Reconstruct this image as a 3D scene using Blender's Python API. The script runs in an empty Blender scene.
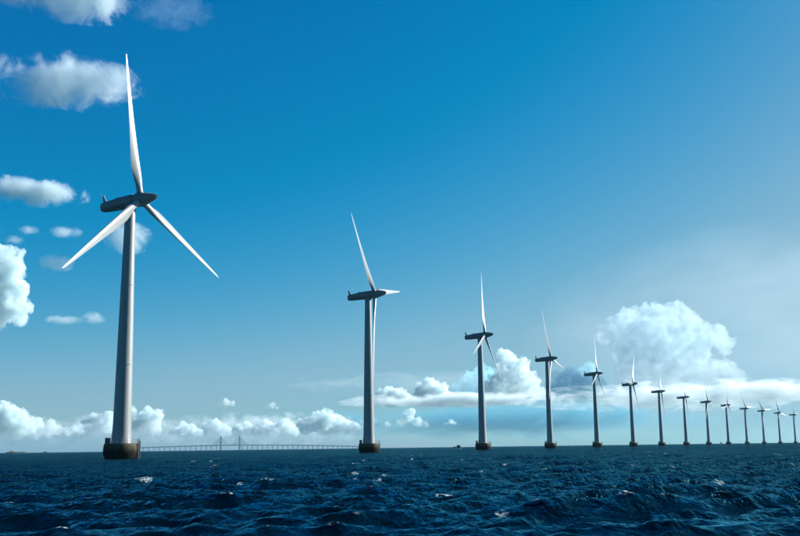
import bpy, bmesh, math, random
import numpy as np
from mathutils import Vector, Matrix, noise

# ------------------------------------------------------------------ camera, sky, sun, exposure
scene = bpy.context.scene
col = scene.collection
F = 975.0                      # focal length in pixels of an 800 px wide frame
CAMZ = 1.8
PITCH = math.atan(179.6 / F)
ROLL = -math.atan(0.0131)
fw = Vector((0, math.cos(PITCH), math.sin(PITCH)))
rt = Vector((1, 0, 0)); upv = Vector((0, -math.sin(PITCH), math.cos(PITCH)))
r2 = math.cos(ROLL) * rt + math.sin(ROLL) * upv
u2 = -math.sin(ROLL) * rt + math.cos(ROLL) * upv
cam = bpy.data.cameras.new('camera')
cam.sensor_fit = 'HORIZONTAL'; cam.sensor_width = 36.0
cam.lens = F / 800 * 36.0
cam.clip_start = 0.5; cam.clip_end = 200000
camo = bpy.data.objects.new('camera', cam); col.objects.link(camo)
M = Matrix((r2, u2, -fw)).transposed().to_4x4()
M.translation = (0, 0, CAMZ)
camo.matrix_world = M
scene.camera = camo

SUN_AZ = math.radians(67); SUN_EL = math.radians(24)
sun_dir = Vector((math.sin(SUN_AZ) * math.cos(SUN_EL), math.cos(SUN_AZ) * math.cos(SUN_EL), math.sin(SUN_EL)))
world = bpy.data.worlds.new('World'); scene.world = world; world.use_nodes = True
wn = world.node_tree; wn.nodes.clear()
sky = wn.nodes.new('ShaderNodeTexSky'); sky.sky_type = 'NISHITA'; sky.sun_disc = False
sky.sun_elevation = SUN_EL; sky.sun_rotation = SUN_AZ
sky.altitude = 0; sky.air_density = 0.8; sky.dust_density = 0.8; sky.ozone_density = 5.0
EXPO = 1.35
sep = wn.nodes.new('ShaderNodeSeparateColor'); com = wn.nodes.new('ShaderNodeCombineColor')
wn.links.new(sky.outputs[0], sep.inputs[0])
def wmath(op, a, b, c=None, clamp=False):
    n = wn.nodes.new('ShaderNodeMath'); n.operation = op; n.use_clamp = clamp
    for i, v in enumerate((a, b, c)):
        if v is None: continue
        if isinstance(v, (int, float)): n.inputs[i].default_value = v
        else: wn.links.new(v, n.inputs[i])
    return n.outputs[0]
# film response of the photograph: red held back, green and blue slightly compressed
GAIN = 0.1 / 0.05 / 2 ** EXPO * 10.0
def channel(i, offset, gain, power, shoulder):
    x = wmath('MAXIMUM', wmath('MULTIPLY_ADD', sep.outputs[i], 0.1, -offset), 0.0005)
    x = wmath('MULTIPLY', wmath('POWER', x, power), gain)
    return wmath('MULTIPLY', wmath('SMOOTH_MIN', x, shoulder, 0.18), GAIN)
red = channel(0, 0.106, 4.5, 1.4, 0.25)
grn = channel(1, 0.0, 1.40, 1.1, 0.50)
blu = channel(2, 0.0, 0.93, 0.6, 0.65)
for i, c in enumerate((red, grn, blu)): wn.links.new(c, com.inputs[i])
bg = wn.nodes.new('ShaderNodeBackground'); bg.inputs[1].default_value = 0.05
wo = wn.nodes.new('ShaderNodeOutputWorld')
wn.links.new(com.outputs[0], bg.inputs[0]); wn.links.new(bg.outputs[0], wo.inputs[0])

sl = bpy.data.lights.new('sun', 'SUN'); sl.energy = 5.0; sl.angle = math.radians(0.5); sl.color = (1.0, 0.985, 0.945)
so = bpy.data.objects.new('sun', sl); col.objects.link(so)
so.rotation_euler = (-sun_dir).to_track_quat('-Z', 'Y').to_euler()
so.location = sun_dir * 300

vs = scene.view_settings
vs.view_transform = 'Standard'; vs.look = 'None'; vs.exposure = EXPO; vs.gamma = 1.0
cy = scene.cycles
cy.use_denoising = True
cy.max_bounces = 12; cy.volume_bounces = 6; cy.diffuse_bounces = 3; cy.glossy_bounces = 3
cy.volume_max_steps = 512
cy.sample_clamp_direct = 1.2; cy.sample_clamp_indirect = 2.0

# ------------------------------------------------------------------ helpers
def tag(o, label=None, cat=None, group=None, kind=None):
    if label: o['label'] = label
    if cat: o['category'] = cat
    if group: o['group'] = group
    if kind: o['kind'] = kind
    return o

def obj(name, me, mat=None, parent=None, smooth=True):
    if isinstance(me, bmesh.types.BMesh):
        bm = me; me = bpy.data.meshes.new(name); bm.to_mesh(me); bm.free()
    if mat and not me.materials: me.materials.append(mat)
    if smooth: me.shade_smooth()
    o = bpy.data.objects.new(name, me); col.objects.link(o)
    if parent: o.parent = parent
    return o

def empty(name, loc=(0, 0, 0), rz=0):
    e = bpy.data.objects.new(name, None); col.objects.link(e)
    e.location = loc; e.rotation_euler = (0, 0, rz); e.empty_display_size = 1
    return e

def box(bm, x0, x1, y0, y1, z0, z1):
    v = [bm.verts.new(p) for p in ((x0,y0,z0),(x1,y0,z0),(x1,y1,z0),(x0,y1,z0),(x0,y0,z1),(x1,y0,z1),(x1,y1,z1),(x0,y1,z1))]
    for f in ((3,2,1,0),(4,5,6,7),(0,1,5,4),(1,2,6,5),(2,3,7,6),(3,0,4,7)): bm.faces.new([v[i] for i in f])

def tube(bm, p0, p1, r0, r1=None, n=8, cap=True):
    p0 = Vector(p0); p1 = Vector(p1); r1 = r0 if r1 is None else r1
    d = (p1 - p0).normalized(); a = d.orthogonal().normalized(); b = d.cross(a)
    A = [bm.verts.new(p0 + r0 * (math.cos(t) * a + math.sin(t) * b)) for t in (2*math.pi*i/n for i in range(n))]
    B = [bm.verts.new(p1 + r1 * (math.cos(t) * a + math.sin(t) * b)) for t in (2*math.pi*i/n for i in range(n))]
    for i in range(n): bm.faces.new((A[i], A[(i+1) % n], B[(i+1) % n], B[i]))
    if cap: bm.faces.new(A[::-1]); bm.faces.new(B)

def rings(bm, sections, cap0=True, cap1=True):
    """loft closed rings of points"""
    R = [[bm.verts.new(p) for p in s] for s in sections]
    n = len(R[0])
    for a, b in zip(R, R[1:]):
        for i in range(n): bm.faces.new((a[i], a[(i+1) % n], b[(i+1) % n], b[i]))
    if cap0: bm.faces.new(R[0][::-1])
    if cap1: bm.faces.new(R[-1])
    return R

def lathe(bm, prof, n=48, cap0=True, cap1=True):
    rings(bm, [[(r*math.cos(2*math.pi*i/n), r*math.sin(2*math.pi*i/n), z) for i in range(n)] for r, z in prof], cap0, cap1)

def sharp(me, deg=35):
    me.shade_smooth()
    try: me.set_sharp_from_angle(angle=math.radians(deg))
    except Exception: pass

def pix(u, v, d):
    """world point seen at pixel (u, v) of the 800 px frame, d metres of ground distance away"""
    ray = fw + r2 * ((u - 400) / F) + u2 * ((268 - v) / F)
    k = d / math.hypot(ray.x, ray.y)
    return Vector((0, 0, CAMZ)) + ray * k

# ------------------------------------------------------------------ materials
def mat(name, color, rough=0.5, spec=0.5):
    m = bpy.data.materials.new(name); m.use_nodes = True
    p = m.node_tree.nodes['Principled BSDF']
    p.inputs['Base Color'].default_value = (*color, 1); p.inputs['Roughness'].default_value = rough
    p.inputs['Specular IOR Level'].default_value = spec
    return m

def paint(name, c0, c1, rough, scale, streak=1.0, dirt=0.5):
    """painted steel: faint vertical streaks and blotches"""
    m = mat(name, c0, rough); nt = m.node_tree; N = nt.nodes; L = nt.links
    p = N['Principled BSDF']
    tc = N.new('ShaderNodeTexCoord'); mp = N.new('ShaderNodeMapping')
    mp.inputs['Scale'].default_value = (scale, scale, scale * streak)
    nz = N.new('ShaderNodeTexNoise'); nz.inputs['Scale'].default_value = 1.0; nz.inputs['Detail'].default_value = 6
    rp = N.new('ShaderNodeValToRGB'); rp.color_ramp.elements[0].position = 0.42; rp.color_ramp.elements[1].position = 0.75
    rp.color_ramp.elements[0].color = (*c0, 1); rp.color_ramp.elements[1].color = (*[a*(1-dirt)+b*dirt for a, b in zip(c0, c1)], 1)
    L.new(tc.outputs['Object'], mp.inputs[0]); L.new(mp.outputs[0], nz.inputs[0]); L.new(nz.outputs[0], rp.inputs[0]); L.new(rp.outputs[0], p.inputs['Base Color'])
    return m

m_tower = paint('tower_paint', (0.198, 0.211, 0.212), (0.13, 0.14, 0.138), 0.42, 1.3, 0.035, 0.9)
m_blade = paint('blade_gelcoat', (0.228, 0.241, 0.24), (0.155, 0.165, 0.16), 0.35, 0.7, 0.25, 0.5)
m_nac = paint('nacelle_paint', (0.14, 0.145, 0.145), (0.1, 0.105, 0.105), 0.4, 0.8, 1.0, 0.5)
m_dark = mat('dark_metal', (0.05, 0.055, 0.06), 0.5)
m_galv = paint('galvanised_steel', (0.14, 0.145, 0.15), (0.08, 0.08, 0.08), 0.45, 2.0)
m_yel = mat('boat_landing_paint', (0.045, 0.045, 0.04), 0.5)
def concrete():
    m = mat('stained_concrete', (0.2, 0.19, 0.15), 0.85, 0.08); nt = m.node_tree; N = nt.nodes; L = nt.links
    p = N['Principled BSDF']; tc = N.new('ShaderNodeTexCoord')
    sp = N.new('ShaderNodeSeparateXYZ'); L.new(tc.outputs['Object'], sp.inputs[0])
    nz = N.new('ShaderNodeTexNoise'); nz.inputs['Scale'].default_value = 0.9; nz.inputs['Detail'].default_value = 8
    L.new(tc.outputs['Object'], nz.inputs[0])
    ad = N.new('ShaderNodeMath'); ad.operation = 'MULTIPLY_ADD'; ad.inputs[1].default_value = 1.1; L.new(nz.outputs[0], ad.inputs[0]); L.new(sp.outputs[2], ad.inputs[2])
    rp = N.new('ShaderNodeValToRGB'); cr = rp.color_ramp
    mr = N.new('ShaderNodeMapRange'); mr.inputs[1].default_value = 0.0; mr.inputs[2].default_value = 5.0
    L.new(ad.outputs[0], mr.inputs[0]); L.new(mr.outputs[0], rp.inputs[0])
    cr.elements[0].position = 0.43; cr.elements[0].color = (0.008, 0.011, 0.009, 1)      # algae and wet zone, darkened further with painted-in shade of the overhang
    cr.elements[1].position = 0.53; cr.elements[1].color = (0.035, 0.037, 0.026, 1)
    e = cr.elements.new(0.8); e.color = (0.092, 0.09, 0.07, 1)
    mp = N.new('ShaderNodeMapping'); mp.inputs['Scale'].default_value = (1.6, 1.6, 0.12); L.new(tc.outputs['Object'], mp.inputs[0])
    n2 = N.new('ShaderNodeTexNoise'); n2.inputs['Scale'].default_value = 1.2; n2.inputs['Detail'].default_value = 5; L.new(mp.outputs[0], n2.inputs[0])
    r3 = N.new('ShaderNodeValToRGB'); r3.color_ramp.elements[0].position = .35; r3.color_ramp.elements[1].position = .65
    r3.color_ramp.elements[0].color = (.55, .5, .42, 1); r3.color_ramp.elements[1].color = (1, 1, 1, 1); L.new(n2.outputs[0], r3.inputs[0])
    mx = N.new('ShaderNodeMix'); mx.data_type = 'RGBA'; mx.blend_type = 'MULTIPLY'; mx.inputs[0].default_value = 1
    L.new(rp.outputs[0], mx.inputs[6]); L.new(r3.outputs[0], mx.inputs[7]); L.new(mx.outputs[2], p.inputs['Base Color'])
    bp = N.new('ShaderNodeBump'); bp.inputs['Strength'].default_value = 0.5; bp.inputs['Distance'].default_value = 0.05
    L.new(nz.outputs[0], bp.inputs['Height']); L.new(bp.outputs[0], p.inputs['Normal'])
    return m
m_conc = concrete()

# ------------------------------------------------------------------ sea
rng = np.random.default_rng(5)
NW = 140
lam = np.sort(np.exp(rng.uniform(math.log(0.30), math.log(13.0), NW)))
wdir = math.radians(118) + rng.normal(0, 1, NW) * np.clip(0.75 - lam / 22, 0.30, 0.8)
kk = 2 * np.pi / lam
amp = 0.0068 * lam ** 1.06 * np.exp(-(lam / 8.0) ** 3)
pha = rng.uniform(0, 2*np.pi, NW)
def sea_disp(X, Y, S):
    dx = np.zeros_like(X); dy = np.zeros_like(X); dz = np.zeros_like(X); J = np.zeros_like(X); lost = np.zeros_like(X)
    for i in range(NW):
        w = np.clip((lam[i] / S - 2.5) / 3.0, 0, 1)
        a = amp[i] * w
        lost += (amp[i] * kk[i] * (1 - w)) ** 2
        c, s = math.cos(wdir[i]), math.sin(wdir[i])
        ph = kk[i] * (c * X + s * Y) + pha[i]
        sn = np.sin(ph); cs = np.cos(ph)
        dz += a * cs; q = 0.9
        dx -= q * a * c * sn; dy -= q * a * s * sn
        J -= q * a * kk[i] * cs
    return dx, dy, dz, J, np.sqrt(lost / np.sum((amp * kk) ** 2))
def build_sea():
    ds = [4.0]
    while ds[-1] < 16000:
        d = ds[-1]
        ds.append(d + max(0.10 if d > 14 else 0.6, d * 0.0058 * (1 + min(d, 6000) / 1500)))
    ds = np.array([0.5, 2.0] + ds)
    fine = np.radians(np.arange(-33, 33.01, 0.13))
    coarse = np.radians(np.arange(38, 323, 5.0))
    az = np.concatenate([fine, coarse])
    D, A = np.meshgrid(ds, az, indexing='ij')
    X = D * np.sin(A); Y = D * np.cos(A)
    S = np.gradient(ds)[:, None] * np.ones_like(A)
    S = np.maximum(S, D * np.where(np.abs(A) < math.radians(34), 0.0023, 0.09))
    dx, dy, dz, J, lost = sea_disp(X, Y, S)
    nr, nc = D.shape
    co = np.stack([X + dx, Y + dy, dz], -1).reshape(-1, 3)
    i = np.arange(nr - 1)[:, None] * nc; j = np.arange(nc)[None, :]; jn = (j + 1) % nc
    q = np.stack([i + j, i + jn, i + nc + jn, i + nc + j], -1).reshape(-1, 4)
    me = bpy.data.meshes.new('sea')
    me.vertices.add(len(co)); me.vertices.foreach_set('co', co.astype(np.float32).ravel())
    me.loops.add(q.size); me.loops.foreach_set('vertex_index', q.astype(np.int32).ravel())
    me.polygons.add(len(q)); me.polygons.foreach_set('loop_start', np.arange(0, q.size, 4, dtype=np.int32))
    me.update(calc_edges=True)
    foam = np.clip((-J - 0.60) / 0.10, 0, 1).ravel().astype(np.float32)
    at = me.attributes.new('foam', 'FLOAT', 'POINT'); at.data.foreach_set('value', foam)
    at = me.attributes.new('chop', 'FLOAT', 'POINT'); at.data.foreach_set('value', lost.ravel().astype(np.float32))
    print('SEA verts', len(co), 'rms', dz[(D > 20) & (D < 60)].std(), 'Jmin', J.min(), 'foam', (foam > 0.1).mean())
    return me

def sea_material():
    m = mat('sea_water', (0.0001, 0.0012, 0.0024), 0.9, 0.0); nt = m.node_tree; N = nt.nodes; L = nt.links
    p = N['Principled BSDF']
    ge = N.new('ShaderNodeNewGeometry')
    mp = N.new('ShaderNodeMapping'); mp.vector_type = 'POINT'
    mp.inputs['Rotation'].default_value = (0, 0, math.radians(-118)); mp.inputs['Scale'].default_value = (1, 0.38, 1)
    L.new(ge.outputs['Position'], mp.inputs[0])
    def nz(sc, det, ro=.55):
        n = N.new('ShaderNodeTexNoise'); n.inputs['Scale'].default_value = sc; n.inputs['Detail'].default_value = det; n.inputs['Roughness'].default_value = ro
        L.new(mp.outputs[0], n.inputs[0]); return n
    a = nz(0.7, 4, .6); b = nz(3.2, 5, .6)
    ch = N.new('ShaderNodeAttribute'); ch.attribute_name = 'chop'      # waves too fine for the mesh at that distance
    st = N.new('ShaderNodeMapRange'); st.inputs[1].default_value = 0.2; st.inputs[2].default_value = 0.95; st.inputs[3].default_value = 0.025; st.inputs[4].default_value = 1.0; L.new(ch.outputs['Fac'], st.inputs[0])
    b1 = N.new('ShaderNodeBump'); b1.inputs['Distance'].default_value = 5.0; L.new(st.outputs[0], b1.inputs['Strength'])
    b2 = N.new('ShaderNodeBump'); b2.inputs['Strength'].default_value = 0.6; b2.inputs['Distance'].default_value = 0.10
    L.new(a.outputs[0], b1.inputs['Height']); L.new(b.outputs[0], b2.inputs['Height']); L.new(b1.outputs[0], b2.inputs['Normal'])
    gl = N.new('ShaderNodeBsdfGlossy'); gl.inputs['Roughness'].default_value = 0.10; gl.inputs['Color'].default_value = (0.12, 0.52, 0.70, 1); L.new(b2.outputs[0], gl.inputs['Normal'])
    fr = N.new('ShaderNodeFresnel'); fr.inputs[0].default_value = 1.333; L.new(b2.outputs[0], fr.inputs['Normal'])
    fm = N.new('ShaderNodeMath'); fm.operation = 'POWER'; fm.inputs[1].default_value = 1.15; L.new(fr.outputs[0], fm.inputs[0])
    fk = N.new('ShaderNodeMath'); fk.operation = 'MULTIPLY'; fk.inputs[1].default_value = 0.9; L.new(fm.outputs[0], fk.inputs[0])
    bd = N.new('ShaderNodeBsdfDiffuse'); bd.inputs[0].default_value = (0.0002, 0.0036, 0.0068, 1); N.remove(p)
    wm = N.new('ShaderNodeMixShader'); L.new(fk.outputs[0], wm.inputs[0]); L.new(bd.outputs[0], wm.inputs[1]); L.new(gl.outputs[0], wm.inputs[2])
    # whitecaps: steep crests of the mesh plus sparse breaking crests farther out
    at = N.new('ShaderNodeAttribute'); at.attribute_name = 'foam'
    fn = nz(7.0, 6, .75)
    f1 = N.new('ShaderNodeMath'); f1.operation = 'MULTIPLY'; L.new(at.outputs['Fac'], f1.inputs[0])
    r1 = N.new('ShaderNodeMapRange'); r1.inputs[1].default_value = .48; r1.inputs[2].default_value = .58; L.new(fn.outputs[0], r1.inputs[0]); L.new(r1.outputs[0], f1.inputs[1])
    fl = nz(0.48, 2, .5)
    r2_ = N.new('ShaderNodeMapRange'); r2_.inputs[1].default_value = .70; r2_.inputs[2].default_value = .725; L.new(fl.outputs[0], r2_.inputs[0])
    f2 = N.new('ShaderNodeMath'); f2.operation = 'MULTIPLY'; L.new(r2_.outputs[0], f2.inputs[0]); L.new(r1.outputs[0], f2.inputs[1])
    mx = N.new('ShaderNodeMath'); mx.operation = 'MAXIMUM'; L.new(f1.outputs[0], mx.inputs[0]); L.new(f2.outputs[0], mx.inputs[1])
    fo = N.new('ShaderNodeBsdfDiffuse'); fo.inputs[0].default_value = (0.36, 0.44, 0.46, 1)
    ms = N.new('ShaderNodeMixShader'); L.new(mx.outputs[0], ms.inputs[0]); L.new(wm.outputs[0], ms.inputs[1]); L.new(fo.outputs[0], ms.inputs[2])
    L.new(ms.outputs[0], N['Material Output'].inputs[0])
    return m
sea = obj('sea', build_sea(), sea_material())
tag(sea, 'choppy dark blue sea reaching to the horizon', 'sea', kind='structure')

# ------------------------------------------------------------------ wind turbines
HUB = 64.0; OVER = 3.0
def blade_mesh():
    # span, chord, thickness/chord, twist (deg), chord fraction ahead of the pitch axis
    S = [(0.9,1.55,1.0,14,.5),(2.4,1.55,1.0,14,.5),(3.6,1.75,.85,14,.46),(5.0,2.25,.62,13.5,.40),(6.6,2.75,.45,12.5,.35),(8.4,2.95,.36,11,.32),
         (10.5,2.85,.30,9.2,.31),(13.5,2.55,.27,7,.31),(17,2.2,.24,5,.32),(21,1.85,.22,3.4,.32),(25,1.53,.20,2.2,.33),(29,1.22,.19,1.2,.34),
         (32.5,.95,.18,.6,.35),(35.2,.70,.17,.2,.36),(36.9,.45,.16,0,.38),(37.7,.24,.16,0,.4),(38.0,.08,.16,0,.45)]
    n = 28; secs = []
    for r, c, t, tw, fr in S:
        ring = []
        b = math.radians(tw); blend = min(1, max(0, (1.0 - t) / 0.5))
        for i in range(n):
            th = 2*math.pi*i/n
            x = 0.5 * (1 + math.cos(th))                     # 1 at the trailing edge
            yc = 0.5 * t * math.sin(th)                       # ellipse (root)
            ya = math.copysign(5*t*(0.2969*math.sqrt(x)-.126*x-.3516*x*x+.2843*x**3-.1036*x**4), math.sin(th)) if abs(math.sin(th)) > 1e-9 else 0
            y = yc*(1-blend) + ya*blend
            ch = (fr - x) * c; th_ = y * c                    # along chord (leading edge +), thickness
            Y = ch*math.cos(b) - th_*math.sin(b); X = ch*math.sin(b) + th_*math.cos(b)
            bend = 0.9 * (r/38.0)**2
            ring.append((X + bend*0.6, Y, r))
        secs.append(ring)
    bm = bmesh.new(); rings(bm, secs); bmesh.ops.recalc_face_normals(bm, faces=bm.faces)
    me = bpy.data.meshes.new('blade'); bm.to_mesh(me); bm.free(); me.materials.append(m_blade); sharp(me, 50); return me
def collar_mesh():
    bm = bmesh.new(); lathe(bm, [(0.80,0.9),(0.98,1.0),(1.0,1.75),(0.93,1.9),(0.80,1.95)], 28)
    me = bpy.data.meshes.new('root_collar'); bm.to_mesh(me); bm.free(); me.materials.append(m_nac); sharp(me, 40); return me
def body_mesh(name, prof, n=36, sq=2.0, m=m_nac):
    """body along X: (x, half width, half height, z offset)"""
    secs = []
    for x, w, h, zo in prof:
        ring = []
        for i in range(n):
            t = 2*math.pi*i/n; c, s = math.cos(t), math.sin(t)
            ring.append((x, w*math.copysign(abs(c)**(2/sq), c), zo + h*math.copysign(abs(s)**(2/sq), s)))
        secs.append(ring)
    bm = bmesh.new(); rings(bm, secs); bmesh.ops.recalc_face_normals(bm, faces=bm.faces)
    me = bpy.data.meshes.new(name); bm.to_mesh(me); bm.free(); me.materials.append(m); sharp(me, 40); return me
ME = {}
ME['blade'] = blade_mesh(); ME['root_collar'] = collar_mesh()
ME['nacelle'] = body_mesh('nacelle', [(-11.85,.55,.55,-.12),(-11.75,.85,.85,-.12),(-11.5,1.08,1.08,-.12),(-11.0,1.25,1.22,-.11),(-9.5,1.42,1.36,-.08),(-7,1.6,1.5,-.05),(-4.6,1.74,1.62,0),(-2.6,1.78,1.66,0),(-1.75,1.76,1.65,0)], 40, 2.5)
ME['spinner'] = body_mesh('spinner', [(-1.68,1.62,1.62,0),(-1.6,1.68,1.68,0),(-.8,1.76,1.76,0),(.6,1.74,1.74,0),(1.5,1.58,1.58,0),(2.6,1.28,1.28,0),(3.7,.95,.95,0),(4.4,.74,.74,0),(4.75,.55,.55,0),(4.36,.3,.3,0),(5.0,.06,.06,0)], 36, 2.0)
def mast_mesh():
    bm = bmesh.new()
    rings(bm, [[(x0 + s*dx, w*sy, z) for s, sy in ((-1,-1),(1,-1),(1,1),(-1,1))] for x0, dx, w, z in ((-10.6,.62,.16,.95),(-10.95,.42,.13,1.9),(-11.35,.22,.09,3.1))])
    tube(bm, (-11.36,-.75,3.05), (-11.36,.75,3.05), .06); tube(bm, (-11.36,-.7,3.05), (-11.36,-.7,3.5), .07); tube(bm, (-11.36,.7,3.05), (-11.36,.7,3.5), .07)
    bmesh.ops.recalc_face_normals(bm, faces=bm.faces)
    me = bpy.data.meshes.new('instrument_mast'); bm.to_mesh(me); bm.free(); me.materials.append(m_tower); sharp(me, 30); return me
ME['instrument_mast'] = mast_mesh()
def simple(name, build, m, deg=35):
    bm = bmesh.new(); build(bm); bmesh.ops.recalc_face_normals(bm, faces=bm.faces)
    me = bpy.data.meshes.new(name); bm.to_mesh(me); bm.free(); me.materials.append(m); sharp(me, deg); ME[name] = me; return me
simple('roof_hatch', lambda bm: box(bm, -7.2, -5.4, -.6, .6, 1.35, 1.62), m_nac)
simple('yaw_bearing', lambda bm: lathe(bm, [(1.22,61.7),(1.42,61.75),(1.42,62.3),(1.55,62.35),(1.55,62.9)], 40), m_nac)
simple('tower', lambda bm: lathe(bm, [(2.50,3.7),(2.36,4.6),(2.26,6.5),(2.17,9),(1.98,20),(1.72,36),(1.47,50),(1.27,61.7)], 56), m_tower)
for i, (z, r) in enumerate(((22.8,1.935),(42.6,1.604))):
    simple('flange_%d' % i, lambda bm: lathe(bm, [(r-.02,z-.16),(r+.06,z-.14),(r+.06,z+.14),(r-.02,z+.16)], 48), m_tower)
def door(bm):
    for a0 in [0]:
        secs = []
        for z in (4.3, 5.2, 6.2, 6.55):
            w = .45 if z < 6.3 else .3
            rr = 2.42 - (z-4.3)*.06
            secs.append([(rr*math.cos(a), rr*math.sin(a), z) for a in (-w/rr*1.0, w/rr)] + [((rr-.2)*math.cos(a), (rr-.2)*math.sin(a), z) for a in (w/rr, -w/rr)])
        rings(bm, secs)
simple('door', door, m_dark)
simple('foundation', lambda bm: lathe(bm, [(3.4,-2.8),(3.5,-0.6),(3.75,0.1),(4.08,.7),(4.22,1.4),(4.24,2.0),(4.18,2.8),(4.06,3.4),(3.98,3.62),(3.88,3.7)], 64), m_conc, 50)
def railing(bm):
    n = 20; R = 3.82
    P = [(R*math.cos(2*math.pi*i/n), R*math.sin(2*math.pi*i/n)) for i in range(n)]
    for i, (x, y) in enumerate(P):
        tube(bm, (x,y,3.7), (x,y,4.85), .035, n=6)
        a, b = P[i], P[(i+1) % n]
        for z in (4.3, 4.85): tube(bm, (*a,z), (*b,z), .028, n=6)
simple('railing', railing, m_galv)
def cabinet(bm):
    box(bm, -3.78, -2.8, -.75, .55, 3.67, 4.95); box(bm, -3.84, -2.75, -.82, .62, 4.95, 5.03)
simple('cabinet', cabinet, m_dark)
def landing(bm):
    for y in (-.75, .75):
        tube(bm, (4.36,y,-1.8), (4.36,y,4.2), .13, n=10)
        tube(bm, (4.0,y,3.2), (4.36,y,3.2), .1); tube(bm, (3.9,y,.6), (4.36,y,.6), .1); tube(bm, (4.1,y,4.4), (4.36,y,4.4), .06)
    for z in np.arange(-.6, 4.3, .33): tube(bm, (4.3,-.3,z), (4.3,.3,z), .03, n=6)
    for y in (-.3, .3): tube(bm, (4.3,y,-1.2), (4.3,y,4.9), .045, n=6)
simple('boat_landing', landing, m_yel)

TURB = [(-68.1,240.0,-21.0,4.5,112.8),(-13.4,398.4,-16.2,4.6,80.2),(45.0,554.2,-17.9,4.5,8.5),(106.2,711.2,-21.3,4.2,97.1),(170.9,869.0,-21.8,4.0,10.2),
        (239.2,1026.1,-26.7,4.2,32.7),(307.8,1175.7,-17.0,4.0,43.2),(382.8,1335.5,-16.1,4.0,19.0),(460.9,1490.4,-31.6,4.0,105.6),(537.5,1632.7,-36.6,4.0,14.8),
        (626.1,1799.7,-38.8,4.0,82.9),(707.1,1936.6,-45.8,4.0,85.4),(795.3,2085.5,-47.4,4.0,104.3),(890.0,2243.1,-33.3,4.0,85.7)]
TLAB = ['nearest and tallest white wind turbine, standing alone at the far left',
        'second wind turbine from the left, one blade pointing right past its nose',
        'third wind turbine from the left, in front of the tall cumulus cloud',
        'fourth wind turbine from the left, just right of the tall cumulus cloud',
        'fifth wind turbine from the left, at the left edge of the thundercloud',
        'sixth wind turbine from the left, with one blade lying along its nacelle',
        'seventh wind turbine from the left, below the middle of the thundercloud',
        'eighth wind turbine from the left in the receding row',
        'ninth wind turbine from the left, sixth from the right end of the row',
        'tenth wind turbine from the left, fifth from the right end of the row',
        'wind turbine fourth from the right end of the row',
        'wind turbine third from the right end of the row',
        'wind turbine second from the right end of the row',
        'farthest and smallest wind turbine in the row, cut by the right edge']
def turbine(x, y, yaw, tilt, ph, label):
    t = empty('wind_turbine', (x, y, 0))
    tag(t, label, 'wind turbine', 'wind turbines standing in a row in the sea')
    f = obj('foundation', ME['foundation'], None, t, False)
    for n in ('railing', 'cabinet', 'boat_landing'): 
        c = obj(n, ME[n], None, f, False)
    tw = obj('tower', ME['tower'], None, t, False)
    obj('door', ME['door'], None, tw, False).rotation_euler = (0, 0, math.radians(205))
    for n in ('flange_0', 'flange_1'): obj('flange', ME[n], None, tw, False)
    obj('yaw_bearing', ME['yaw_bearing'], None, t, False)
    B = Matrix.Rotation(math.radians(yaw), 4, 'Z') @ Matrix.Translation((0,0,HUB)) @ Matrix.Rotation(-math.radians(tilt), 4, 'Y') @ Matrix.Translation((OVER,0,0))
    nc = obj('nacelle', ME['nacelle'], None, t, False); nc.matrix_basis = B
    obj('instrument_mast', ME['instrument_mast'], None, nc, False); obj('roof_hatch', ME['roof_hatch'], None, nc, False)
    s = obj('spinner', ME['spinner'], None, t, False); s.matrix_basis = B
    for k in range(3):
        b = obj('blade', ME['blade'], None, t, False)
        b.matrix_basis = B @ Matrix.Rotation(-math.radians(ph + 120*k), 4, 'X')
        obj('root_collar', ME['root_collar'], None, b, False)
    return t
for T, lab in zip(TURB, TLAB): turbine(*T, lab)


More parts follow.
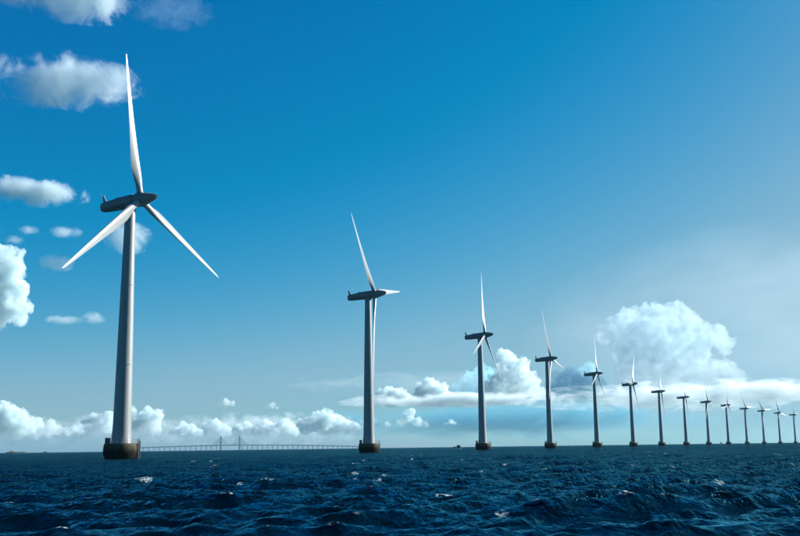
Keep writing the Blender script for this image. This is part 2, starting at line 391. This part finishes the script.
# ------------------------------------------------------------------ distant bridge
m_bridge = mat('bridge_concrete', (0.13, 0.15, 0.16), 0.8)
m_cable = mat('bridge_cable', (0.12, 0.13, 0.13), 0.6)
def bridge():
    D = 13500.0; k = D / F
    c = pix(230, 451, D); c.z = 0
    azm = math.atan2(c.x, c.y)
    root = empty('cable_stayed_bridge', (c.x, c.y, 0), -azm)
    tag(root, 'long cable stayed bridge with twin pylons low on the left horizon', 'bridge')
    x0, x1 = -108*k, 136*k                       # along local X
    def deckz(x):
        t = abs(x) / (125*k)
        return k * (4.6 - 2.6 * min(1, t)**1.7)
    xs = np.linspace(x0, x1, 90)
    bm = bmesh.new()
    rings(bm, [[(x, -12, deckz(x)-.55*k), (x, 12, deckz(x)-.55*k), (x, 12, deckz(x)+.25*k), (x, -12, deckz(x)+.25*k)] for x in xs])
    bmesh.ops.recalc_face_normals(bm, faces=bm.faces)
    deck = obj('deck', bm, m_bridge, root, False)
    bm = bmesh.new()
    for y in (-12.3, 12.3):
        for a, b in zip(xs, xs[1:]): tube(bm, (a,y,deckz(a)+.34*k), (b,y,deckz(b)+.34*k), .08*k, n=4)
    obj('railing', bm, m_cable, deck, False)
    PX = (-9*k, 9*k)
    x = x0 + 2*k; step = 4.9*k
    bm = bmesh.new(); box(bm, -.32*k, .32*k, -9, 9, -4, 1); bmesh.ops.bevel(bm, geom=bm.edges[:], offset=1.5, segments=1, affect='EDGES')
    pm = bpy.data.meshes.new('pier'); bm.to_mesh(pm); bm.free(); pm.materials.append(m_bridge)
    while x < x1:
        if abs(x) > 10.5*k:
            p = bpy.data.objects.new('pier', pm); col.objects.link(p); p.parent = root
            p.location = (x, 0, 0)
            h = deckz(x) - .5*k; p.scale = (1, 1, 1)
            # tall piers: stretch by their own mesh
            m2 = pm.copy()
            for v in m2.vertices:
                if v.co.z > -1.5: v.co.z = h - (1 - v.co.z)
            p.data = m2
        x += step
    for px in PX:
        bm = bmesh.new()
        H = 13.4*k
        for y in (-16, 16):
            rings(bm, [[(px+sx*w, y+sy*6, z) for sx, sy in ((-1,-1),(1,-1),(1,1),(-1,1))] for w, z in ((.8*k,-4),(.72*k,5*k),(.5*k,H))])
        box(bm, px-.5*k, px+.5*k, -10, 10, 3.6*k-6, 3.6*k)
        bmesh.ops.recalc_face_normals(bm, faces=bm.faces)
        py = obj('pylon', bm, m_bridge, root, False)
        bm = bmesh.new()
        for s in (-1, 1):
            for j in range(1, 11):
                for y in (-15, 15):
                    xx = px + s*j*.82*k
                    tube(bm, (px, y, H*(.45+.052*j)), (xx, y*.8, deckz(xx)+2), 1.5, n=4)
        obj('stay_cables', bm, m_cable, py, False)
bridge()

# ------------------------------------------------------------------ low wooded shore, far left
m_leaf = mat('shore_trees', (0.03, 0.045, 0.03), 0.8)
m_land = mat('shore_ground', (0.035, 0.034, 0.026), 0.9)
def shore(u0, u1, D, hmax, peaks, label, seed):
    k = D / F; rnd = random.Random(seed)
    a = pix(u0, 451, D); b = pix(u1, 451, D); a.z = b.z = 0
    L = (b - a).length; root = empty('wooded_islet', (a+b)/2, math.atan2((b-a).y, (b-a).x))
    tag(root, label, 'islet')
    bm = bmesh.new(); n = 40
    rings(bm, [[(L/2*math.cos(2*math.pi*i/n)*r, L*.22*math.sin(2*math.pi*i/n)*r, z) for i in range(n)] for r, z in ((1.02,-3),(1.0,.2),(.96,hmax*.12),(.8,hmax*.2))])
    bmesh.ops.recalc_face_normals(bm, faces=bm.faces)
    obj('ground', bm, m_land, root)
    bm = bmesh.new()
    for i in range(int(70)):
        x = rnd.uniform(-.44, .44)*L; y = rnd.uniform(-.12, .12)*L
        h = hmax*(.38 + .22*rnd.random())
        for pu, ph, pw in peaks: h = max(h, hmax*ph*max(0, 1-((x/L+.5-pu)/pw)**2)*rnd.uniform(.85, 1))
        for j in range(5):
            r = h*rnd.uniform(.18, .32)
            m = Matrix.Translation((x+rnd.uniform(-.3,.3)*h, y+rnd.uniform(-.3,.3)*h, h*rnd.uniform(.3, .8))) @ Matrix.Diagonal((r, r, r*.9, 1))
            g = bmesh.ops.create_icosphere(bm, subdivisions=1, radius=1, matrix=m)
            for v in g['verts']: v.co += Vector((rnd.uniform(-1,1), rnd.uniform(-1,1), rnd.uniform(-1,1)))*r*.25
    t = obj('trees', bm, m_leaf, root, False); t['kind'] = 'stuff'
shore(4, 28, 3600, 8.5, ((.34,1.0,.14),(.52,.66,.1),(.75,.5,.12)), 'low dark wooded islet on the horizon at the left edge', 3)
shore(42.5, 48, 4200, 5.5, ((.5,1.0,.3),), 'tiny dark islet on the horizon between the left edge and the nearest turbine', 4)

# ------------------------------------------------------------------ boats
m_hull = mat('boat_white', (0.62, 0.62, 0.58), 0.4); m_hulld = mat('boat_dark', (0.03, 0.035, 0.04), 0.5); m_sail = mat('sail_cloth', (0.25, 0.27, 0.27), 0.8)
m_glass = mat('boat_glass', (0.02, 0.03, 0.04), 0.1)
def hull(bm, L, B, H):
    S = []
    for x, w, z0, z1 in ((-.5,.80,-.25,.82),(-.3,.98,-.4,.76),(0,1,-.4,.75),(.25,.82,-.38,.86),(.42,.4,-.3,1.04),(.5,.05,.1,1.2)):
        S.append([(x*L, -w*B/2, z1*H), (x*L, -w*B*.42, 0.2*H), (x*L, -w*B*.1, z0*H), (x*L, w*B*.1, z0*H), (x*L, w*B*.42, 0.2*H), (x*L, w*B/2, z1*H)])
    rings(bm, S); bmesh.ops.recalc_face_normals(bm, faces=bm.faces)
def fishing_boat():
    D = 620.0; p = pix(457, 447, D); p.z = 0.05
    r = empty('fishing_boat', p, math.radians(196)); tag(r, 'small white and dark motor boat left of the third turbine', 'boat'); r.scale = (1.25, 1.25, 1.25)
    bm = bmesh.new(); hull(bm, 4.3, 1.7, 1.0); obj('hull', bm, m_hull, r, False)
    bm = bmesh.new(); box(bm, -1.5, .0, -.6, .6, .7, 2.1); box(bm, -1.6, .15, -.68, .68, 2.1, 2.2); c = obj('cabin', bm, m_hulld, r, False)
    bm = bmesh.new(); box(bm, .0, .03, -.5, .5, 1.35, 1.9); obj('window', bm, m_glass, c, False)
    bm = bmesh.new(); tube(bm, (-1.2,0,2.2), (-1.2,0,3.1), .05); obj('mast', bm, m_hulld, r)
    bm = bmesh.new(); box(bm, .9, 1.75, -.45, .45, .75, 1.5); obj('cargo_box', bm, m_hulld, r, False)
fishing_boat()
def sail_boat(u, v, D, L, label, rz):
    p = pix(u, v, D); p.z = 0
    r = empty('sailing_boat', p, rz); tag(r, label, 'boat', 'far sailing boats')
    bm = bmesh.new(); hull(bm, L, L*.3, L*.14); obj('hull', bm, m_hulld, r, False)
    bm = bmesh.new(); tube(bm, (.03*L,0,.05*L), (.03*L,0,1.25*L), .012*L); obj('mast', bm, m_hulld, r)
    for nm, tri in (('main_sail', ((.01,.2),(.01,1.22),(-.42,.2))), ('jib', ((.06,1.1),(.06,.16),(.47,.17)))):
        bm = bmesh.new()
        f = [bm.verts.new((x*L, 0.02*L if i != 1 else 0, z*L)) for i, (x, z) in enumerate(tri)]
        g = [bm.verts.new((x*L, -.01*L, z*L)) for i, (x, z) in enumerate(tri)]
        bm.faces.new(f); bm.faces.new(g[::-1])
        for i in range(3): bm.faces.new((f[i], g[i], g[(i+1)%3], f[(i+1)%3]))
        obj(nm, bm, m_sail, r, False)
sail_boat(669.5, 444, 3800, 8.5, 'tiny sailing boat on the horizon just right of the seventh turbine', .6)
sail_boat(721, 442.5, 3900, 8, 'tiny sailing boat on the horizon just left of the tenth turbine', -.5)

# ------------------------------------------------------------------ faint far row of small turbines on the horizon
m_far = mat('far_turbine_paint', (0.3, 0.31, 0.31), 0.6)
bm = bmesh.new(); tube(bm, (0,0,-1), (0,0,30), 1.3, .9, n=8); far_t = bpy.data.meshes.new('tower'); bm.to_mesh(far_t); bm.free(); far_t.materials.append(m_far)
bm = bmesh.new(); box(bm, -2.5, 2.5, -1.1, 1.1, 29.8, 32); far_n = bpy.data.meshes.new('nacelle'); bm.to_mesh(far_n); bm.free(); far_n.materials.append(m_far)
bm = bmesh.new(); rings(bm, [[(2.9+sx*.3, sy*w, z) for sx, sy in ((-1,-1),(1,-1),(1,1),(-1,1))] for w, z in ((.55,.3),(.95,4),(.5,12),(.15,17))]); far_b = bpy.data.meshes.new('blade'); bm.to_mesh(far_b); bm.free(); far_b.materials.append(m_far)
rf = random.Random(12)
for i in range(25):
    u = 499.5 + 3.8*i
    p = pix(u, 445, 12000); p.z = 0
    t = empty('distant_wind_turbine', p, math.radians(-25 + rf.uniform(-6, 6)))
    tag(t, 'faint distant wind turbine on the horizon between the third and fifth turbines', 'wind turbine', 'faint row of distant turbines on the horizon')
    obj('tower', far_t, None, t, False); obj('nacelle', far_n, None, t, False)
    a0 = rf.uniform(0, 2.1)
    for k in range(3):
        b = obj('blade', far_b, None, t, False); b.location = (0, 0, 31); b.rotation_euler = (a0 + k*2*math.pi/3, 0, 0)

# ------------------------------------------------------------------ haze
def volume_mat(name, color, density, aniso=0.0):
    m = bpy.data.materials.new(name); m.use_nodes = True; nt = m.node_tree; nt.nodes.clear()
    o = nt.nodes.new('ShaderNodeOutputMaterial'); p = nt.nodes.new('ShaderNodeVolumePrincipled')
    p.inputs['Color'].default_value = (*color, 1); p.inputs['Density'].default_value = density
    p.inputs['Anisotropy'].default_value = aniso; p.inputs['Density Attribute'].default_value = ''
    nt.links.new(p.outputs[0], o.inputs['Volume'])
    return m, p
bm = bmesh.new(); box(bm, -16400, 16400, -16400, 16400, -6, 205)
hz = obj('haze', bm, volume_mat('haze_air', (0.45, 0.80, 0.93), 1.6e-5)[0], None, False)
tag(hz, 'thin pale haze over the sea', 'haze', kind='stuff')

# ------------------------------------------------------------------ clouds
STEP = 0.25
def ico(sub):
    bm = bmesh.new(); bmesh.ops.create_icosphere(bm, subdivisions=sub, radius=1.0)
    v = np.array([p.co[:] for p in bm.verts]); f = np.array([[q.index for q in t.verts] for t in bm.faces]); bm.free(); return v, f
ICO = {1: ico(1), 2: ico(2)}
def lattice(ix, iy, iz):
    h = (ix*374761393 + iy*668265263 + iz*2147483647) & 0xFFFFFFFF
    h = ((h ^ (h >> 13))*1274126177) & 0xFFFFFFFF
    return ((h ^ (h >> 16)) & 0xFFFF) / 32767.5 - 1.0
def vnoise(P, oct=4, gain=0.55):
    out = np.zeros(len(P)); a = 1.0; P = P + 1000.0
    for o in range(oct):
        i = np.floor(P).astype(np.int64); t = P - i; t = t*t*(3 - 2*t); s = 0
        for dx in (0, 1):
            for dy in (0, 1):
                for dz in (0, 1):
                    w = (t[:,0] if dx else 1-t[:,0])*(t[:,1] if dy else 1-t[:,1])*(t[:,2] if dz else 1-t[:,2])
                    s = s + w*lattice(i[:,0]+dx, i[:,1]+dy, i[:,2]+dz)
        out += a*s; a *= gain; P = P*2.03 + 17.3
    return out
def cloud_mesh(name, spheres, voxel, base=None, amp=0.25, seed=0):
    """closed puffy surface: union of many balls, uneven, with a flattened base; local metres"""
    rnd = random.Random(seed); V = []; Fc = []; off = 0
    def ball(c, r, s):
        nonlocal off
        v, f = ICO[s]; V.append(v*r + np.array(c)); Fc.append(f + off); off += len(v)
    for c, r in spheres:
        c = Vector(c); ball(c, r, 2)
        for j in range(16):
            d = Vector((rnd.gauss(0,1), rnd.gauss(0,1), rnd.gauss(0.35,.9))).normalized()
            r1 = r*rnd.uniform(.22, .5); c1 = c + d*r*rnd.uniform(.72, 1.02)
            ball(c1, r1, 2 if r1 > 5*voxel else 1)
            if r1 > 1.4*voxel:
                for q in range(8):
                    e = Vector((rnd.gauss(0,1), rnd.gauss(0,1), rnd.gauss(.3,1))).normalized()
                    r3 = r1*rnd.uniform(.25, .5); c3 = c1 + e*r1*rnd.uniform(.75, 1.05); ball(c3, r3, 1)
                    if r3 > 2.0*voxel:
                        for q2 in range(6):
                            e2 = Vector((rnd.gauss(0,1), rnd.gauss(0,1), rnd.gauss(.3,1))).normalized()
                            ball(c3 + e2*r3*.9, r3*rnd.uniform(.3, .5), 1)
    V = np.concatenate(V); Fc = np.concatenate(Fc)
    me = bpy.data.meshes.new(name)
    me.vertices.add(len(V)); me.vertices.foreach_set('co', V.astype(np.float32).ravel())
    me.loops.add(Fc.size); me.loops.foreach_set('vertex_index', Fc.astype(np.int32).ravel())
    me.polygons.add(len(Fc)); me.polygons.foreach_set('loop_start', np.arange(0, Fc.size, 3, dtype=np.int32)); me.update(calc_edges=True)
    o = bpy.data.objects.new(name, me); col.objects.link(o)
    md = o.modifiers.new('union', 'REMESH'); md.mode = 'VOXEL'; md.voxel_size = voxel
    dg = bpy.context.evaluated_depsgraph_get()
    out = bpy.data.meshes.new_from_object(o.evaluated_get(dg))
    bpy.data.objects.remove(o); bpy.data.meshes.remove(me)
    n = len(out.vertices)
    co = np.empty(n*3, np.float32); out.vertices.foreach_get('co', co); co = co.reshape(-1, 3).astype(float)
    no = np.empty(n*3, np.float32); out.vertex_normals.foreach_get('vector', no); no = no.reshape(-1, 3)
    f = vnoise(co/(voxel*6) + seed*7.7)
    co += no * (f[:, None] * amp * voxel * 3)
    if base is not None:
        z = co[:, 2]; zb = base + 0.6*voxel*f
        co[:, 2] = np.where(z < zb, zb + (z - zb)*0.12, z)
    out.vertices.foreach_set('co', co.astype(np.float32).ravel()); out.update()
    out.name = name
    return out

def cumulus(label, u, vb, D, puffs, mfp=3.2, color=(0.76, 0.87, 0.89), seed=1, vox=1.0, depth=0.7, squash=None, g=0.2, amp=0.25, group=None, flat=True, name='cumulus_cloud', grain=5.0, fade=0.6, foot=0.12):
    """puffs: (du, v, r) in pixels of the 800 px frame; u, vb the foot of the cloud; D metres away"""
    p0 = pix(u, vb, D); k = (p0 - Vector((0,0,CAMZ))).length / F
    az_ = math.atan2(p0.x, p0.y)
    rnd = random.Random(seed*7+1); S = []
    for du, v, r in puffs:
        S.append(((du*k, rnd.uniform(-1, 1)*depth*r*k, (vb - v)*k), r*k))
        if r > 7:
            S.append(((du*k + rnd.uniform(-.3,.3)*r*k, depth*r*k*1.2, (vb - v)*k*.9), r*k*.85))
    me = cloud_mesh('cloud', S, vox*k, 0.0 if flat else None, amp, seed)
    m, p = volume_mat('cloud_%d' % seed, color, 1.0/(mfp*k), g)
    nt = m.node_tree; N = nt.nodes; L = nt.links
    tc = N.new('ShaderNodeTexCoord'); nm = N.new('ShaderNodeMapping'); q = 1.0/(grain*k)
    nm.inputs['Scale'].default_value = (q, q, q); nm.inputs['Location'].default_value = (seed*3.3, seed*1.9, seed*.7); L.new(tc.outputs['Object'], nm.inputs[0])
    nz = N.new('ShaderNodeTexNoise'); nz.inputs['Scale'].default_value = 1.0; nz.inputs['Detail'].default_value = 4; nz.inputs['Roughness'].default_value = 0.6; L.new(nm.outputs[0], nz.inputs[0])
    r1 = N.new('ShaderNodeMapRange'); r1.interpolation_type = 'SMOOTHSTEP'; r1.inputs[1].default_value = .36; r1.inputs[2].default_value = .62; r1.inputs[3].default_value = .04; r1.inputs[4].default_value = 1.0; L.new(nz.outputs[0], r1.inputs[0])
    sp = N.new('ShaderNodeSeparateXYZ'); L.new(tc.outputs['Object'], sp.inputs[0])
    hh = max(vb - v + r for du, v, r in puffs)*k
    r2_ = N.new('ShaderNodeMapRange'); r2_.inputs[1].default_value = 0; r2_.inputs[2].default_value = hh*fade; r2_.inputs[3].default_value = foot; r2_.inputs[4].default_value = 1.0; L.new(sp.outputs[2], r2_.inputs[0])
    m1 = N.new('ShaderNodeMath'); m1.operation = 'MULTIPLY'; L.new(r1.outputs[0], m1.inputs[0]); L.new(r2_.outputs[0], m1.inputs[1])
    m2 = N.new('ShaderNodeMath'); m2.operation = 'MULTIPLY'; m2.inputs[1].default_value = 1.0/(mfp*k); L.new(m1.outputs[0], m2.inputs[0]); L.new(m2.outputs[0], p.inputs['Density'])
    m.cycles.volume_step_rate = STEP
    o = obj(name, me, m); o.location = p0; o.rotation_euler = (0, 0, -az_)
    tag(o, label, 'cloud', group)
    return o

def wisp(label, u, v, w, h, D, seed, mfp=6.0, scale=3.0, thr=0.45, soft=0.2, color=(0.80,0.89,0.90), depth=0.35, group=None, detail=9, stretch=(1,1,1), name='wispy_cloud', g=0.3, edge=0.38, rough=0.75):
    """ragged thin cloud: lens-shaped body of air with droplets gathered by noise"""
    p0 = pix(u, v, D); k = (p0 - Vector((0,0,CAMZ))).length / F
    az_ = math.atan2(p0.x, p0.y)
    w, h = w/.7, h/.7; thr = .5 + edge*(.42 - 1.42*.7) - soft*.25
    bm = bmesh.new(); bmesh.ops.create_icosphere(bm, subdivisions=3, radius=1.0)
    for vt in bm.verts: vt.co = Vector((vt.co.x*w/2*k, vt.co.y*depth*w/2*k, vt.co.z*h/2*k))
    m, p = volume_mat('wisp_%d' % seed, color, 1.0/(mfp*k), g); nt = m.node_tree; N = nt.nodes; L = nt.links
    tc = N.new('ShaderNodeTexCoord')
    nm = N.new('ShaderNodeMapping'); nm.inputs['Scale'].default_value = (2/(w*k), 2/(depth*w*k), 2/(h*k)); L.new(tc.outputs['Object'], nm.inputs[0])
    ln = N.new('ShaderNodeVectorMath'); ln.operation = 'LENGTH'; L.new(nm.outputs[0], ln.inputs[0])
    n2 = N.new('ShaderNodeMapping'); s = scale/(max(w, h)*k); n2.inputs['Scale'].default_value = tuple(s*q for q in stretch); n2.inputs['Location'].default_value = (seed*3.1, seed*1.7, seed*.9)
    L.new(tc.outputs['Object'], n2.inputs[0])
    nz = N.new('ShaderNodeTexNoise'); nz.inputs['Scale'].default_value = 1.0; nz.inputs['Detail'].default_value = detail; nz.inputs['Distortion'].default_value = 0.4; nz.inputs['Roughness'].default_value = rough
    L.new(n2.outputs[0], nz.inputs[0])
    mr = N.new('ShaderNodeMapRange'); mr.inputs[1].default_value = 0.0; mr.inputs[2].default_value = 1.0; mr.inputs[3].default_value = edge*.42; mr.inputs[4].default_value = -edge; L.new(ln.outputs['Value'], mr.inputs[0])
    ad = N.new('ShaderNodeMath'); ad.operation = 'ADD'; L.new(nz.outputs[0], ad.inputs[0]); L.new(mr.outputs[0], ad.inputs[1])
    r2_ = N.new('ShaderNodeMapRange'); r2_.inputs[1].default_value = thr; r2_.inputs[2].default_value = thr+soft; r2_.inputs[3].default_value = 0; r2_.inputs[4].default_value = 1.0/(mfp*k); L.new(ad.outputs[0], r2_.inputs[0])
    L.new(r2_.outputs[0], p.inputs['Density'])
    m.cycles.volume_step_rate = 0.1
    o = obj(name, bm, m); o.location = p0; o.rotation_euler = (0, 0, -az_)
    tag(o, label, 'cloud', group)
    return o

# cumulus low on the left horizon
cumulus('heaped white cumulus at the left edge just above the horizon', 18, 441, 26000, [(-22,424,13),(-8,420,12),(4,428,10),(14,430,9),(-16,412,7),(26,434,6),(-2,432,10)], seed=1)
cumulus('small puffy cumulus low between the left edge and the nearest turbine', 50, 437, 25000, [(-8,431,5),(0,428,6),(7,431,5)], seed=2, vox=.8)
cumulus('smallest cumulus puff low just left of the nearest turbine', 72, 437, 25500, [(-4,432,4),(2,430,4),(8,434,3)], seed=3, vox=.8)
cumulus('flat cumulus touching the left side of the nearest tower', 97, 436, 27000, [(-12,422,4),(-4,419,5),(3,421,5),(10,418,6),(10,428,7),(0,430,5),(-9,431,4)], seed=4, vox=.8)
cumulus('round headed cumulus touching the right side of the nearest tower', 144, 436, 25500, [(-10,424,9),(-2,422,9),(6,421,9),(12,417,6),(2,414,6),(-12,414,5),(10,430,7),(-8,431,6)], seed=5, vox=.9)
cumulus('low cumulus above the left end of the bridge', 186, 438, 26500, [(-10,432,5),(-3,429,6),(5,430,6),(12,433,4)], seed=6, vox=.8)
cumulus('low cumulus above the left pylon of the bridge', 216, 438, 27000, [(-9,430,6),(0,427,7),(8,431,6),(14,434,4)], seed=7, vox=.8)
cumulus('low broad cumulus above the right pylon of the bridge', 256, 438, 26000, [(-18,431,6),(-9,429,7),(1,432,6),(10,428,7),(19,430,6),(28,427,7),(36,431,6)], seed=8, vox=.8)
cumulus('heaped cumulus just left of the second turbine', 322, 438, 25000, [(-16,428,8),(-6,424,9),(5,421,9),(15,425,9),(25,428,8),(33,431,6),(4,431,9)], seed=9, vox=.9)
cumulus('small cloud puff floating alone above the bridge pylons', 226, 408, 18000, [(-6,405,3),(0,403,4),(6,404.5,3)], seed=10, vox=.7, mfp=4)
cumulus('small cloud puff floating alone left of the second turbine', 272, 410, 18000, [(-4,407,2.6),(1,406,3.2),(5,408,2)], seed=11, vox=.7, mfp=4)
# bank between second and fourth turbine
cumulus('bright cumulus head just right of the second turbine', 392, 407, 24000, [(-14,401,6),(-4,394,7),(4,396,8),(12,398,7),(0,402,8),(20,402,6),(-12,393,4)], seed=12, vox=.8)
cumulus('bright cumulus head left of the third turbine', 432, 406, 24500, [(-10,393,8),(0,388,9),(8,393,9),(16,398,7),(-2,400,9),(24,401,6),(-12,386,4)], seed=13, vox=.8)
cumulus('small bright puffs under the cumulus right of the second turbine', 408, 428, 20000, [(-20,424,3.2),(-6,423,4.5),(2,419,4.5),(4,412,4),(9,423,5),(17,425,3.6),(-2,413,3)], seed=14, vox=.7)
cumulus('tiny bright puff low between the second and third turbines', 450, 426, 20000, [(-4,424,2.2),(1,422,2.6),(5,424,2)], seed=15, vox=.7)
cumulus('tall towering cumulus between the third and fourth turbines', 508, 404, 27000, [(-18,392,10),(-6,382,12),(2,366,11),(-1,357,8),(12,372,11),(20,384,11),(8,393,12),(30,394,8),(-28,398,7),(-40,400,6),(40,398,6)], seed=16, vox=1.0, mfp=4.0)
cumulus('grey blue cumulus hill behind the third turbine', 470, 404, 31000, [(-22,398,8),(-10,390,10),(4,383,12),(16,380,13),(28,386,12)], seed=17, vox=1.1, mfp=11, color=(0.5,0.84,0.94))
cumulus('grey blue cumulus behind the fourth turbine', 575, 406, 30000, [(-22,392,10),(-10,384,12),(2,379,12),(12,386,12),(24,392,11),(34,396,9),(-2,396,12)], seed=18, vox=1.1, mfp=11, color=(0.5,0.84,0.94))
cumulus('small grey blue cumulus behind the fifth turbine head', 588, 379, 29000, [(-4,372,5),(3,369,6),(8,374,5)], seed=19, vox=.8, mfp=8, color=(0.5,0.84,0.94))
# thundercloud
cumulus('huge pale thundercloud with spreading top over the far turbines', 660, 392, 32000,
        [(-48,331,9),(-38,325,10),(-26,320,11),(-12,319,11),(2,318,11),(16,318,11),(28,321,10),(36,326,8),(44,334,9),(56,340,10),(62,348,9),
         (-30,338,13),(-14,338,16),(4,338,16),(22,340,15),(38,350,13),(-26,356,14),(-6,358,17),(14,360,17),(34,366,14),(50,372,12),(64,374,10),(-28,374,14),(-8,376,15),(12,378,14),(34,382,12),(72,382,9)],
        seed=20, vox=1.4, mfp=12.0, color=(0.70,0.85,0.90), grain=9, depth=.9, name='thundercloud')
# clouds high on the left
wisp('broad white cloud behind the upright blade of the nearest turbine', 56, 79, 118, 44, 6200, 21, mfp=13, scale=4.5, soft=.16, depth=.2, edge=.28)
wisp('ragged white cloud cut by the top edge of the picture at the left', 70, -1, 104, 34, 6000, 22, mfp=13, scale=5.0, soft=.2, depth=.2, edge=.26)
wisp('long flat cloud at the left edge beside the nacelle of the nearest turbine', 28, 191, 88, 22, 7200, 23, mfp=7, scale=4.5, soft=.16, depth=.2, edge=.3)
cumulus('tall bright cumulus cut by the left edge of the picture', 2, 331, 9000, [(-6,318,11),(8,308,12),(-2,292,13),(12,292,10),(3,274,12),(-6,262,13),(8,260,8),(14,318,8),(18,308,7)], seed=24, vox=1.0, mfp=4.0, flat=False, fade=.3, foot=.4, grain=8)
for i, (u, v, w, h, lab) in enumerate(((29,230,14,7,'small faint wisp above the left blade tip of the nearest turbine'),(66,232,22,9,'faint wisp left of the lower left blade of the nearest turbine'),
        (57,263,24,13,'faint wisp at the lower left blade tip of the nearest turbine'),(128,238,34,24,'faint wisp behind the top of the nearest tower'),
        (93,318,18,9,'small white wisp left of the middle of the nearest tower'),(64,320,26,7,'thin grey wisp between the left cumulus and the nearest tower'),(14,240,14,7,'tiny wisp at the left edge above the tall cumulus'))):
    wisp(lab, u, v, w, h, 7500, 30+i, mfp=8, scale=3.0, soft=.4, depth=.5, edge=.25)
wisp('small torn wisp near the top edge right of the upright blade', 172, 10, 60, 30, 6000, 40, mfp=70, scale=7, soft=.4, depth=.2, edge=.2)
# flat layers low over the horizon
wisp('long white stratus band behind the third and fourth turbines', 462, 400, 190, 12, 23000, 41, mfp=5, scale=9, soft=.25, stretch=(1,1,3), depth=.09, edge=.28)
wisp('long white stratus band behind the far turbines', 700, 395, 270, 22, 26000, 42, mfp=8, scale=9, soft=.3, stretch=(1,1,3), depth=.09, edge=.24)
wisp('grey blue stratus sheet below the clouds behind the middle turbines', 510, 420, 310, 28, 34000, 43, mfp=13, scale=7, soft=.4, depth=.12, edge=.3, stretch=(1,1,3), color=(0.14,0.47,0.62))
wisp('thin bright veil of cloud at the right edge behind the last turbines', 800, 350, 380, 190, 36000, 44, mfp=420, scale=2, soft=.8, detail=3, stretch=(1,1,3), color=(0.95,0.97,0.98), edge=.35)
wisp('faint broken cloud bank low along the horizon at the far left', 60, 431, 190, 22, 30000, 45, mfp=8, scale=13, soft=.25, depth=.06, edge=.2, stretch=(1,1,1.3), name='cloud_bank')
wisp('faint broken cloud bank low above the bridge', 262, 429, 200, 24, 30000, 46, mfp=8, scale=13, soft=.25, depth=.06, edge=.2, stretch=(1,1,1.3), name='cloud_bank')
wisp('thin high streaks of cloud above the bright cumulus heads', 420, 383, 200, 18, 28000, 47, mfp=60, scale=7, soft=.4, depth=.1, edge=.2, stretch=(1,1,4))
